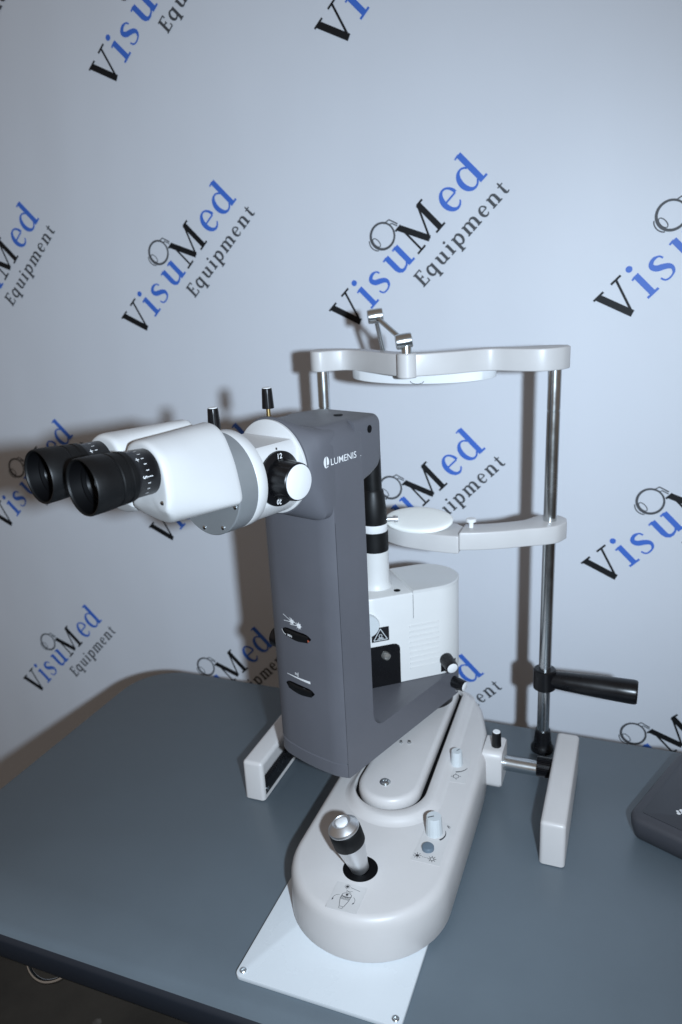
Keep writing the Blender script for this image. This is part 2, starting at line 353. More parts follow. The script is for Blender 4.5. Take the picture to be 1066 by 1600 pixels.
# ------------------------------------------------------------------ head rest frame
S, YP = 0.15, 0.0272
hr = thing('head_rest', (0, YP, 0), 'patient head rest frame with chrome posts, white brow bar and chin rest', 'head rest')
for sx in (-S, S):
    g = G(); g.lathe([(0.0082, 0.02), (0.0082, 0.4745), (0.0075, 0.4750), (0.0075, 0.4762), (0.0082, 0.4767), (0.0082, 0.53)], (sx, YP, 0), n=32)
    po = part(g, 'post', 'chrome', hr)
    g = G(); g.lathe([(0.0155, 0.0005), (0.0155, 0.005), (0.0135, 0.008), (0.0118, 0.014), (0.0105, 0.030), (0.0100, 0.032)], (sx, YP, 0), n=32); part(g, 'foot_collar', 'black_plastic', hr)
# brow bar: plan outline, extruded
front = smooth_path([(-0.168, 0.030), (-0.158, 0.010), (-0.145, 0.006), (-0.130, 0.018), (-0.114, 0.024), (-0.092, 0.012), (-0.060, -0.013), (-0.030, -0.035), (-0.013, -0.041), (0.004, -0.037), (0.038, -0.018), (0.066, 0.006), (0.082, 0.012), (0.105, 0.006), (0.128, 0.002), (0.145, 0.005), (0.160, 0.019), (0.1665, 0.034)], 5)
back = smooth_path([(0.163, 0.046), (0.150, 0.050), (0.128, 0.046), (0.108, 0.034), (0.082, 0.036), (0.060, 0.028), (0.030, 0.000), (-0.013, -0.016), (-0.055, 0.010), (-0.090, 0.036), (-0.118, 0.046), (-0.150, 0.050), (-0.166, 0.046)], 5)
out = front + back
g = G(); g.prism(out, 0.5251, 0.5515); part(g, 'brow_bar', 'frame_paint', hr, bevel=0.0035, segs=4, ang=50, sharp=50)
g = G(); g.lathe([(0.0105, 0.5235), (0.0118, 0.5250), (0.0118, 0.5510), (0.0105, 0.5525)], (-0.0135, -0.0385, 0), n=32); part(g, 'bar_boss', 'frame_paint', hr)
# strap
N = 36; o1 = []; secs = []
for k in range(N+1):
    a = PI*k/N; x = -0.014 - 0.094*math.cos(a); y = 0.032 - 0.030*math.sin(a); drop = 0.0065+0.0065*math.sin(a)
    zb, zt = 0.523-drop, 0.545
    secs.append([(x, y, zb), (x, y-0.0022, zb+0.001), (x, y-0.0022, zt), (x, y, zt)])
g = G(); g.loft(secs); part(g, 'forehead_strap', 'strap_white', hr, sharp=60)
g = G(); g.ribbon(arc(0, 0, 0.0085, 0.0035, 180, 360, 14), 0.0008); gg = G(frame((-0.012, -0.0015, 0.5145), (1, 0, 0), (0, 0, 1)))
gg.add([tuple(p) for p in g.v], g.f); part(gg, 'strap_mark', 'ink_line', hr, **FLAT)
# fixation lamp arm: two knuckles and rods
K1, K2, K3 = Vector((-0.0165, -0.0385, 0.5665)), Vector((-0.066, 0.006, 0.594)), Vector((-0.068, 0.044, 0.542))
arm = G(); arm.lathe([(0.0062, 0.551), (0.0062, 0.562), (0.0045, 0.568)], (-0.0135, -0.0385, 0), n=20); fa = part(arm, 'fixation_stem', 'chrome', hr)
for K, ax in ((K1, (0.9, 0.35, 0.12)), (K2, (0.9, 0.35, 0.1))):
    g = G(); g.lathe([(0.0074, -0.0098), (0.0086, -0.0090), (0.0091, -0.0050), (0.0091, 0.0050), (0.0086, 0.0090), (0.0074, 0.0098), (0.0046, 0.0098), (0.0042, 0.0084)], K, ax, n=28); part(g, 'knuckle_joint', 'chrome', hr)
for A, B in ((K1, K2), (K2, K3)):
    g = G(); g.tube([A, B], 0.0032, 14); part(g, 'fixation_rod', 'chrome', hr)
# chin rest: arm outline and cup
ZC0, ZC1 = 0.3128, 0.3360
def band(pts, wd):
    L, R_ = [], []
    for i, (x, y) in enumerate(pts):
        a = pts[max(i-1, 0)]; b = pts[min(i+1, len(pts)-1)]; dx, dy = b[0]-a[0], b[1]-a[1]; l = math.hypot(dx, dy); nx, ny = -dy/l, dx/l
        w_ = wd[i] if isinstance(wd, list) else wd
        L.append((x+nx*w_, y+ny*w_)); R_.append((x, y))
    return R_ + L[::-1]
fr_ = smooth_path([(0.050, -0.047), (0.075, -0.040), (0.105, -0.027), (0.128, -0.014), (0.148, -0.004), (0.163, 0.008), (0.171, 0.026)], 5)
out = fr_ + smooth_path([(0.169, 0.040), (0.158, 0.051), (0.142, 0.050), (0.130, 0.040), (0.118, 0.022), (0.090, 0.004), (0.062, -0.008), (0.050, -0.010)], 4)
g = G(); g.prism(out, ZC0, ZC1); part(g, 'chin_rest_arm', 'frame_paint', hr, bevel=0.003, segs=3, ang=50, sharp=50)
out = [(-x-0.004, y) for x, y in out][::-1]
g = G(); g.prism(out, ZC0, ZC1); part(g, 'chin_rest_arm', 'frame_paint', hr, bevel=0.003, segs=3, ang=50, sharp=50)
fr_ = smooth_path([(-0.054, -0.020), (-0.045, -0.027), (-0.025, -0.037), (0.0, -0.043), (0.025, -0.0465), (0.0495, -0.047)], 5)
out = fr_ + [(0.0495, -0.008), (0.036, 0.004), (0.0, 0.010), (-0.036, 0.008), (-0.054, 0.0)]
g = G(); g.prism(out, ZC0-0.005, 0.3312); part(g, 'chin_plate', 'frame_paint', hr, bevel=0.002, ang=50, sharp=50)
secs = []
for r, z in ((0.975, -0.001), (1.0, 0.0), (1.0, 0.0010), (0.99, 0.0016), (0.95, 0.0021), (0.85, 0.0025), (0.65, 0.0028), (0.4, 0.0030), (0.2, 0.0031), (0.02, 0.0031)):
    s_ = []
    for k in range(56):
        a = 2*PI*k/56; x = -0.009+0.0445*r*math.cos(a); y = -0.0165+0.0285*r*math.sin(a)
        s_.append((x, y, 0.3315+z*1.6+0.0135*(y+0.0455)/0.057))
    secs.append(s_)
g = G(); g.loft(secs); part(g, 'chin_cup', 'chin_cup', hr, sharp=60)
for px, py in ((0.060, -0.022), (-0.068, -0.012)):
    g = G(); g.lathe([(0.003, 0), (0.003, 0.006), (0.0065, 0.0075), (0.0065, 0.0105), (0.0055, 0.0115)], (px, py, ZC1), n=20); part(g, 'paper_pin', 'knob_white', hr)
# hand grip on the post
HZ = 0.1112
g = G(); g.lathe([(0.0130, -0.0150), (0.0148, -0.0135), (0.0148, 0.0135), (0.0130, 0.0150)], (S, YP, HZ), n=32); part(g, 'grip_clamp', 'black_plastic', hr)
g = G(); g.lathe([(0.0105, 0.008), (0.0120, 0.017), (0.0129, 0.030), (0.0143, 0.060), (0.0156, 0.092), (0.0160, 0.112), (0.0154, 0.1160), (0.0138, 0.1175), (0.0130, 0.1168)], (S, YP, HZ), (1, -0.035, 0.0), n=36); part(g, 'hand_grip', 'black_plastic', hr)

# ------------------------------------------------------------------ control console at the right edge
co = thing('control_console', (0.36, -0.07, 0), 'dark grey console with sloping panel at the right edge of the table', 'console')
ang = math.radians(-24); cx_ = Vector((math.cos(ang), math.sin(ang), 0)); cyv = Vector((-math.sin(ang), math.cos(ang), 0))
fc = frame((0.2615, -0.1190, 0), cx_, cyv)
def con_out(d): return rrect(d, d, 0.24-d, 0.155-d, 0.016-d*0.5, 6)
g = G(fc)
def ctz(y, z): return z + (0.008*y/0.155 if z > 0.02 else 0)
g.loft([[(x, y, ctz(y, z)) for x, y in con_out(d)] for d, z in ((0.008, 0.001), (0.004, 0.004), (0.001, 0.016), (0.0, 0.026), (0.0012, 0.0295), (0.0040, 0.0320), (0.0115, 0.0332), (0.0130, 0.0332))]); part(g, 'case', 'console_grey', co, sharp=40)
g = G(fc); g.loft([[(x, y, ctz(y, z)) for x, y in rrect(0.0125+d, 0.0125+d, 0.2275-d, 0.1425-d, 0.004)] for d, z in ((0, 0.0328), (0, 0.0338), (0.0006, 0.0341))]); pn = part(g, 'sloped_panel', 'console_panel', co)
g = G(fc)
for k, (a, b, r) in enumerate(((0.0460, 0.0415, 0.0024), (0.0490, 0.0385, 0.0021), (0.0455, 0.0350, 0.0022), (0.0430, 0.0375, 0.0016))): g.disc(a, b, r, ctz(b, 0.0345)+0.00004*k, 16)
part(g, 'panel_mark', 'print_white', pn, **FLAT)

# ------------------------------------------------------------------ slit lamp
sl = thing('slit_lamp', (0.0, -0.15, 0.0055), 'white and grey slit lamp microscope with binocular eyepieces and joystick base', 'slit lamp')
# --- base body
BX = 0.0120
def base_outline():
    r = [(BX+0.0855*math.sin(a), -0.3005-0.0855*math.cos(a)) for a in [PI/2*k/14 for k in range(15)]]
    r += smooth_path([(BX+0.0855, -0.24), (BX+0.0852, -0.16), (BX+0.0833, -0.10), (BX+0.0762, -0.045), (BX+0.066, -0.008), (BX+0.056, 0.022), (BX+0.042, 0.042), (BX+0.022, 0.056), (BX, 0.060)], 4)
    l = [(2*BX-x, y) for x, y in r[1:-1]][::-1]
    return r + l
BO = base_outline()
ZT = 0.058
g = G(); prof = [(0.0015, 0.0068), (0.0, 0.009), (0.0012, 0.046), (0.0022, 0.0505), (0.0042, 0.0545), (0.0072, 0.0570), (0.0105, 0.0580)]
g.loft([[(x, y, z) for x, y in inset(BO, d)] for d, z in prof]); base = part(g, 'base', 'cream_paint', sl, sharp=60)
# raised rim round the pedestal
def stad(cx, y0, hw, y1, hw1, n=14):
    r = [(cx+hw*math.sin(a), y0+hw-hw*math.cos(a)) for a in [PI/2*k/n for k in range(n+1)]]
    r += [(cx+hw1*math.cos(a), y1-hw1*0.6+hw1*0.6*math.sin(a)) for a in [PI/2*k/n for k in range(n+1)]]
    l = [(2*cx-x, y) for x, y in r[1:-1]][::-1]
    return r + l
RO = stad(0.006, -0.249, 0.053, 0.052, 0.044)
RI = stad(0.001, -0.2345, 0.0425, 0.050, 0.036)
secs = []
for d, z in ((-0.006, 0.0578), (-0.003, 0.0588), (0.0, 0.0612), (0.003, 0.0645), (0.0055, 0.0655)): secs.append([(x, y, z) for x, y in inset(RO, d)])
for d, z in ((-0.0015, 0.0655), (0.0, 0.0642), (0.0, 0.0575)): secs.append([(x, y, z) for x, y in inset(RI, d)])
g = G(); g.loft(secs, False, False); part(g, 'trench_rim', 'cream_paint', base, sharp=60)
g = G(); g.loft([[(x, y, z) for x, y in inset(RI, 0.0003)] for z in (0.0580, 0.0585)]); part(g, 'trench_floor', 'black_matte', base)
PO = stad(0.0005, -0.2315, 0.0375, 0.046, 0.032)
PZ = 0.0745
g = G(); g.loft([[(x, y, z) for x, y in inset(PO, d)] for d, z in ((0.001, 0.0590), (0.0, 0.0605), (0.0006, 0.0690), (0.0018, 0.0722), (0.0042, 0.0742), (0.007, PZ))]); ped = part(g, 'pedestal_cover', 'cream_paint', sl, sharp=60)
for px, py, r in ((-0.0035, -0.2010, 0.0052), (0.0015, -0.1170, 0.0022), (-0.0085, -0.1200, 0.0018)):
    g = G(); g.lathe([(r*1.25, 0.0), (r*1.25, 0.0006), (r, 0.0008), (r, 0.0022), (r*0.8, 0.0028), (r*0.55, 0.0028), (r*0.45, 0.0012)], (px, py, PZ), n=6 if r < 0.003 else 24); part(g, 'screw', 'chrome', ped, sharp=25)
# hub between pedestal and arm
PV = Vector((-0.004, -0.002, 0))
g = G(); g.lathe([(0.034, 0.0735), (0.034, 0.0925)], PV, n=40); part(g, 'pivot_hub', 'black_plastic', sl)
# axle bosses, axle, lock knob, gear wheels
YA, ZA = -0.066, 0.034
for sgn in (1, -1):
    x0 = BX+sgn*0.076; x1 = BX+sgn*0.1005
    out = rrect(-0.0225, 0.0075, 0.0225, 0.0600, 0.009, 5)
    g = G(); g.loft([[(x0, YA+y, z) for y, z in out], [(x1-sgn*0.003, YA+y, z) for y, z in out], [(x1, YA+y, z) for y, z in inset(out, 0.002)]]); bs = part(g, 'axle_boss', 'cream_paint', base, bevel=0)
g = G(); g.lathe([(0.0095, -0.165), (0.0095, 0.168)], (0, YA, ZA), (1, 0, 0), n=32); part(g, 'axle', 'chrome', sl)
for sgn in (1, -1):
    g = G(); n = 30; out = []
    for k in range(n):
        a = 2*PI*k/n
        for da, rr in ((0, 0.0108), (0.3, 0.0108), (0.5, 0.0126), (0.8, 0.0126)): out.append((YA+rr*math.cos(a+da*2*PI/n), ZA+0.004+rr*math.sin(a+da*2*PI/n)))
    g.loft([[(sgn*0.154, y, z) for y, z in out], [(sgn*0.1735, y, z) for y, z in out]]); part(g, 'gear_wheel', 'black_plastic', sl, smooth=False)
def grip_knob(base_p, ax, r, h, parent, name='knob', taper=0.92, cap=True, body='black_plastic', ribs=20):
    """fluted tapered knob with a pale end cap"""
    base_p = Vector(base_p); ax = Vector(ax).normalized(); e1 = ax.orthogonal().normalized(); e2 = ax.cross(e1); secs = []
    for f, hh in ((1.0, 0), (1.0, 0.06), (taper+(1-taper)*0.3, 0.7), (taper, 0.93), (taper*0.94, 0.99)):
        s_ = []
        for k in range(ribs*3):
            a = 2*PI*k/(ribs*3); rr = r*f*(1.0 if k % 3 else 0.955); s_.append(base_p+ax*h*hh+(e1*math.cos(a)+e2*math.sin(a))*rr)
        secs.append(s_)
    g = G(); g.loft(secs); kb = part(g, name, body, parent, sharp=50)
    if cap:
        g = G(); g.lathe([(r*taper*0.84, h*0.98), (r*taper*0.84, h*1.012), (r*taper*0.76, h*1.03)], base_p, ax, n=28); part(g, 'end_cap', 'knob_white', kb if parent.parent is None else parent)
    return kb
grip_knob((BX+0.0910, YA-0.004, 0.0590), (0, 0, 1), 0.0062, 0.0215, sl, 'locking_knob', cap=True)
# control knobs with pointers, push button and printed symbols
def pointer_knob(x, y, z, r, h, ang):
    g = G(); n = 16; secs = []
    for f, hh in ((1.06, 0), (1.05, 0.15), (0.96, 0.9), (0.90, 1.0)):
        secs.append([(x+r*f*math.cos(2*PI*k/48)*(1 if k % 3 else 0.96), y+r*f*math.sin(2*PI*k/48)*(1 if k % 3 else 0.96), z+h*hh) for k in range(48)])
    g.loft(secs); kb = part(g, 'control_knob', 'knob_grey', sl, sharp=50)
    g = G(frame((x, y, z+h+0.0003), (math.cos(ang), math.sin(ang), 0), (-math.sin(ang), math.cos(ang), 0))); g.ribbon([(0.0, 0), (r*0.8, 0)], r*0.14); part(g, 'pointer', 'print_dark', kb, **FLAT)
pointer_knob(0.0668, -0.2462, 0.0582, 0.0088, 0.0215, math.radians(215))
pointer_knob(0.0630, -0.1200, 0.0582, 0.0070, 0.0190, math.radians(60))
g = G(); g.lathe([(0.0065, 0.0), (0.0065, 0.0035), (0.0058, 0.0044), (0.003, 0.0048)], (0.0668, -0.2722, 0.0580), n=28); part(g, 'push_button', 'button_blue', sl)
def sun(g, x, y, r, rays, z=0.0, filled=False, w_=0.0006, lr=1.75):
    if filled: g.disc(x, y, r, z)
    else: g.ribbon(arc(x, y, r, r, 0, 360, 22), w_, z)
    for k in range(rays):
        a = 2*PI*k/rays+0.2; g.ribbon([(x+r*1.25*math.cos(a), y+r*1.25*math.sin(a)), (x+r*lr*math.cos(a), y+r*lr*math.sin(a))], w_, z+0.00002)
ZS = ZT+0.00035
# sticker below the joystick
z = 0.0001
fs = frame((0.0075, -0.3575, ZS), (1, 0.02, 0), (-0.02, 1, 0))
g = G(fs); g.prism(rrect(-0.0155, -0.0200, 0.0165, 0.0140, 0.001, 2), -0.0003, 0.0); stk = part(g, 'symbol_sticker', 'sticker', base)
g = G(lambda p: fs((p[0]*1.22-0.002, p[1]*1.22, p[2])))
sun(g, -0.001, 0.0082, 0.0012, 10, z, True, 0.0004, 2.0)
g.ribbon([(0.002, 0.008), (0.0105, 0.0062)], 0.00035, z)
g.ribbon(arc(0.0015, -0.0005, 0.0040, 0.0022, 0, 360, 20), 0.0004, z); g.disc(0.0015, 0.0, 0.0011, z+0.00002)
g.ribbon([(-0.0025, -0.0010), (-0.0028, -0.0050)], 0.0004, z); g.ribbon([(0.0055, -0.0010), (0.0050, -0.0050)], 0.0004, z)
for k in range(4): g.ribbon([(-0.0026, -0.0020-0.001*k), (0.0053, -0.0022-0.001*k)], 0.00022, z+0.00003)
for k in range(6): g.ribbon([(-0.0018+0.0012*k, -0.0016), (-0.0022+0.0012*k, -0.0056)], 0.0002, z+0.00005)
g.ribbon([(-0.0026, -0.0055), (-0.0008, -0.0125), (0.0030, -0.0125), (0.0050, -0.0055)], 0.0004, z+0.00006)
g.ribbon([(-0.0006, -0.0125), (-0.0008, -0.0145), (0.0022, -0.0145), (0.0026, -0.0125)], 0.00035, z+0.00007)
g.ribbon([(-0.001, 0.0048), (0.0042, 0.0022)], 0.0003, z); g.ribbon([(-0.0005, 0.0025), (0.0048, 0.0044)], 0.0003, z+0.00003)
g.ribbon(arc(-0.0040, -0.0055, 0.0045, 0.0040, 95, 200, 10), 0.0003, z); g.poly([(-0.0092, -0.0062), (-0.0078, -0.0064), (-0.0086, -0.0088)], z+0.00004)
g.ribbon(arc(0.0062, -0.0050, 0.0035, 0.0040, 70, -30, 10), 0.0003, z); g.poly([(0.0100, -0.0068), (0.0088, -0.0062), (0.0084, -0.0086)], z+0.00004)
part(g, 'printed_symbol', 'print_dark', stk, **FLAT)
# sticker by the front knob
fs = frame((0.0690, -0.2850, ZS), (1, 0, 0), (0, 1, 0))
g = G(fs); g.prism([(-0.0155, -0.0075), (0.0155, -0.0075), (0.0155, 0.057), (-0.0030, 0.057), (-0.0130, 0.049)], -0.0003, 0.0); stk = part(g, 'symbol_sticker', 'sticker', base)
g = G(fs); sun(g, -0.0104, 0.0002, 0.0019, 8, z, True, 0.0006, 2.3); sun(g, 0.0056, -0.0002, 0.0020, 8, z, False, 0.0007, 2.2)
for k in range(4): g.ribbon([(-0.0052+0.0018*k, 0.0), (-0.0041+0.0018*k, 0.0)], 0.0005, z)
part(g, 'printed_suns', 'print_dark', stk, **FLAT); g = G(fs)
g.ribbon(arc(-0.0022, 0.0388, 0.0126, 0.0126, -48, 30, 14), [0.0022, 0.0004], z)
for a in (10, 40, 70, -20, 100): g.ribbon([(0.0095+0.0008*math.cos(math.radians(a)), 0.0510+0.0008*math.sin(math.radians(a))), (0.0095+0.0034*math.cos(math.radians(a)), 0.0510+0.0034*math.sin(math.radians(a)))], 0.0005, z)
part(g, 'printed_symbol', 'print_dark', stk, **FLAT)
# sticker by the rear knob
fs = frame((0.0670, -0.1440, ZS), (1, 0.05, 0), (-0.05, 1, 0))
g = G(fs); g.prism([(-0.0140, -0.0115), (0.0140, -0.0115), (0.0130, 0.038), (-0.0100, 0.038)], -0.0003, 0.0); stk = part(g, 'symbol_sticker', 'sticker', base)
g = G(fs); sun(g, 0.0005, -0.0004, 0.0034, 4, z, False, 0.0008, 1.75)
g.ribbon(arc(-0.0040, 0.0240, 0.0160, 0.0160, -80, -18, 14), [0.0020, 0.0005], z); part(g, 'printed_symbol', 'print_dark', stk, **FLAT)
# --- joystick
JB = Vector((0.0080, -0.3205, ZT)); JT = Vector((-0.0085, -0.3280, 0.1225)); JA = (JT-JB).normalized(); JL = (JT-JB).length
g = G(); g.lathe([(0.0182, 0.0001), (0.0182, 0.0004)], (0.0080, -0.3205, ZT), n=40); part(g, 'joystick_well', 'black_matte', base)
g = G(); g.lathe([(0.0095, 0.0005), (0.0100, 0.006), (0.0152, 0.032), (0.0156, 0.036)], JB, JA, n=36); js = part(g, 'joystick', 'aluminium', sl)
secs = []; e1 = JA.orthogonal().normalized(); e2 = JA.cross(e1)
for hh, rr in ((0.0345, 0.0160), (0.0355, 0.0166), (0.0440, 0.0168), (0.0520, 0.0166), (0.0535, 0.0160)):
    secs.append([JB+JA*hh+(e1*math.cos(2*PI*k/120)+e2*math.sin(2*PI*k/120))*(rr*(1 if k % 2 else 0.978)) for k in range(120)])
g = G(); g.loft(secs); part(g, 'knurled_sleeve', 'black_rubber', js, sharp=80)
g = G(); g.lathe([(0.0160, 0.0532), (0.0163, 0.0545), (0.0158, 0.0565), (0.0105, 0.0615), (0.0095, 0.0620), (0.0088, 0.0612), (0.0070, 0.0612)], JB, JA, n=44); part(g, 'joystick_cap', 'aluminium', js, sharp=25)
g = G(); g.lathe([(0.0064, 0.0605), (0.0064, 0.0626), (0.0056, 0.0633), (0.002, 0.0636)], JB, JA, n=32); part(g, 'joystick_button', 'knob_white', js)

# --- arm frame: t along the arm (away from the viewer), v to the right, z up
A0 = Vector((-0.0382, -0.2281, 0)); D = Vector((0.3288, 0.9444, 0)); RV = Vector((0.9444, -0.3288, 0))
def AF(p): return A0 + D*p[0] + RV*p[1] + Vector((0, 0, p[2]))
VC, HZ0 = -0.052, 0.461
def bow(v):
    d = max(0.0, 0.052-abs(v-VC)); return 0.0060*min(1, d/0.014)**0.8 + 0.0028*math.sin(PI/2*max(0, min(1, (d-0.014)/0.038)))
vs = [0, -0.0025, -0.006, -0.010, -0.015, -0.020, -0.030, -0.041, -0.052, -0.063, -0.074, -0.084, -0.091, -0.096, -0.0995, -0.1025, -0.104]
PT, PVv = 0.228, -0.047
def topz(v):
    a = max(0, (v+0.014)/0.014); b = max(0, (-0.090-v)/0.014); q = max(a, b); return 0.5000-0.014*q**2
secs = []
for v in vs:
    bw = -bow(v); x = (v-PVv); Rr = 0.062; be = PT+math.sqrt(max(1e-6, Rr*Rr-x*x))-0.032
    p = [(bw+0.003, 0.0900), (bw, 0.0925), (bw, 0.1085), (bw+0.0012, 0.1092), (bw+0.0012, 0.1102), (bw, 0.1110)]
    nz = 10
    p += [(bw, 0.111+(0.398-0.111)*k/nz) for k in range(1, nz)]
    p += [(bw, 0.400), (bw, topz(v)-0.002), (bw+0.003, topz(v)), (0.047, topz(v)), (0.050, topz(v)-0.002), (0.050, 0.150)]
    for k in range(1, 7): a = PI/2*k/6; p.append((0.050+0.020*(1-math.cos(a)), 0.150-0.020*math.sin(a)))
    p += [(be-0.004, 0.130), (be-0.001, 0.1285), (be, 0.125), (be, 0.094), (be-0.002, 0.0900)]
    secs.append([(t, v, z) for t, z in p])
g = G(AF); g.loft(secs); armo = part(g, 'swing_arm', 'grey_paint', sl, sharp=30)
g = G(AF); g.box((0.0003, -0.0010, 0.0930), (0.0009, 0.00015, 0.4000)); part(g, 'panel_seam', 'console_panel', armo, smooth=False)
# dial slots in the column front
def front_t(v): return -bow(v)
def slot(zc, hgt, v0, v1):
    n = 16; top, bot = [], []
    for k in range(n+1):
        v = v0+(v1-v0)*k/n; f = math.sin(PI*min(1, (k/n)*1.1+0.0)) ; 
        zt = zc+0.0045*(1-abs(2*k/n-1)**6) - 0.0005
        zb = zc-hgt*(0.25+0.75*math.sin(PI*k/n)**0.7) if 0 < k < n else zc-0.001
        top.append((v, zt)); bot.append((v, zb))
    g = G(AF); out = top+bot[::-1]
    g.loft([[(front_t(v)+0.004, v, z) for v, z in out], [(front_t(v)-0.0004, v, z) for v, z in out]]); return part(g, 'dial_slot', 'black_matte', armo, smooth=False)
for zc in (0.2610, 0.1925):
    slot(zc, 0.0085, -0.083, -0.037)
    g = G(AF); N = 24
    secs = []
    for k in range(N+1):
        v = -0.079+0.038*k/N; b_ = 0.0016*math.sin(PI*k/N)
        secs.append([(front_t(v)-0.0006-b_*0.4, v, zc-0.0060-b_), (front_t(v)-0.0010-b_, v, zc-0.004), (front_t(v)-0.0010-b_, v, zc+0.0008), (front_t(v)-0.0006, v, zc+0.0022)])
    g.loft(secs); part(g, 'thumb_dial', 'black_rubber', armo)
FF = lambda p: AF((front_t(p[0])-0.0022+p[2], p[0], p[1]))      # printed on the front: x=v, y=z
def FFp(off): return lambda p: AF((front_t(p[0])-off-p[2], p[0], p[1]))
g = G(FFp(0.0026)); g.ribbon(arc(-0.0735, 0.2635, 0.0075, 0.0062, 190, 265, 8), 0.0009); text_g(g, 'MIN', 0.0042, -0.0715, 0.2562, 0, bold=0.00008); part(g, 'dial_print', 'print_white', armo, **FLAT)
g = G(FFp(0.0020)); g.poly([(-0.0405, 0.2565), (-0.0375, 0.2590), (-0.0405, 0.2600)]); part(g, 'red_mark', 'print_red', armo, **FLAT)
g = G(FFp(0.0005))
for k0, (a, b) in enumerate((((-0.079, 0.2805), (-0.066, 0.2755)), ((-0.0785, 0.2730), (-0.066, 0.2745)), ((-0.068, 0.2795), (-0.056, 0.2735)), ((-0.068, 0.2712), (-0.056, 0.2725)))): g.ribbon([a, b], 0.0007, 0.00002*k0)
g.disc(-0.0645, 0.2752, 0.0028, 0.0001); g.disc(-0.0535, 0.2730, 0.0031, 0.0001)
for k in range(8):
    a = PI*k/4
    for cx0, cz0, r0 in ((-0.0645, 0.2752, 0.0044), (-0.0535, 0.2730, 0.0048)): g.ribbon([(cx0, cz0), (cx0+r0*math.cos(a), cz0+r0*math.sin(a))], 0.0005, 0.0002+0.00003*k)
part(g, 'printed_symbol', 'print_white', armo, **FLAT)
g = G(FFp(0.0005)); g.ribbon([(-0.080+0.038*k/12, 0.2050) for k in range(13)], [0.0006, 0.0032], 0.0); part(g, 'printed_wedge', 'print_white', armo, **FLAT)
g = G(FFp(0.0005)); text_g(g, 'mJ', 0.0060, -0.0660, 0.2082, 0, bold=0.0001); part(g, 'printed_unit', 'print_white', armo, **FLAT)
# --- microscope head
def sq(t, hw, hh, n_, cv=VC, cz=HZ0, N=72):
    s_ = []
    for k in range(N):
        a = 2*PI*k/N; c, s2 = math.cos(a), math.sin(a)
        s_.append((t, cv+hw*math.copysign(abs(c)**(2/n_), c), cz+hh*math.copysign(abs(s2)**(2/n_), s2)))
    return s_
g = G(AF); g.loft([sq(0.012, 0.0505, 0.046, 9, cz=0.452), sq(0.004, 0.0521, 0.0475, 9, cz=0.4505), sq(-0.010, 0.0526, 0.0486, 7, cz=0.4515), sq(-0.017, 0.0524, 0.0490, 4, cz=0.4545), sq(-0.024, 0.0515, 0.0502, 2.5, cz=0.4590), sq(-0.029, 0.0508, 0.0508, 2.0), sq(-0.0305, 0.0500, 0.0500, 2.0), sq(-0.0308, 0.047, 0.047, 2.0)])
head = part(g, 'microscope_head', 'grey_paint', sl, sharp=28)
g = G(AF)
def rr2(t, v0, z0, v1, z1, r): return [(t, a, b) for a, b in rrect(v0, z0, v1, z1, r, 5)]
g.loft([rr2(0.040, -0.1025, 0.432, -0.0012, 0.4992, 0.006), rr2(0.052, -0.1025, 0.432, -0.0012, 0.4992, 0.006), rr2(0.070, -0.100, 0.434, -0.004, 0.4990, 0.008), rr2(0.086, -0.0975, 0.438, -0.0075, 0.4988, 0.009), rr2(0.092, -0.096, 0.443, -0.0090, 0.4980, 0.010), rr2(0.094, -0.094, 0.447, -0.011, 0.4965, 0.010)])
part(g, 'head_rear', 'grey_paint', head, sharp=34)
g = G(AF); g.lathe([(0.0042, -0.002), (0.0042, 0.0004)], (0.0675, -0.0034, 0.4862), (0.16, 1, 0), n=24); part(g, 'screw_hole', 'black_matte', head)
g = G(AF); g.lathe([(0.0050, 0), (0.0050, 0.0004)], (0.060, -0.040, 0.4996), (0, 0, 1), n=24); part(g, 'screw_hole', 'black_matte', head)
# lettering on the side face
fl = frame(AF((0.0, 0.0009, 0.4600)), D, (0, 0, 1))
flb = lambda p: AF((p[0], 0.0011+p[2], 0.4600+p[1]))
g = G(flb)
ell = [(-0.0085+0.0040*math.cos(a), 0.0062+0.0060*math.sin(a)) for a in [2*PI*k/40 for k in range(40)]]
lft = [(x, y) for x, y in ell if x <= -0.0090]; lft.sort(key=lambda q: math.atan2(q[1]-0.0062, -(q[0]+0.0090)))
g.poly(lft)
rgt = [(x, y) for x, y in ell if x >= -0.0080 and y > 0.0030]; rgt.sort(key=lambda q: math.atan2(q[1]-0.0062, q[0]+0.0080)); g.poly([(-0.0080, 0.0032)]+rgt)
g.poly([(-0.0088, 0.0003), (-0.0055, 0.0018), (-0.0060, 0.0024), (-0.0088, 0.0014)], 0.00002)
text_g(g, 'LUMENIS', 0.0098, -0.0025, 0.0018, 0, bold=0.00004, sx=1.06); g.disc(0.0455, 0.0022, 0.0005)
part(g, 'side_lettering', 'print_white', head, **FLAT)
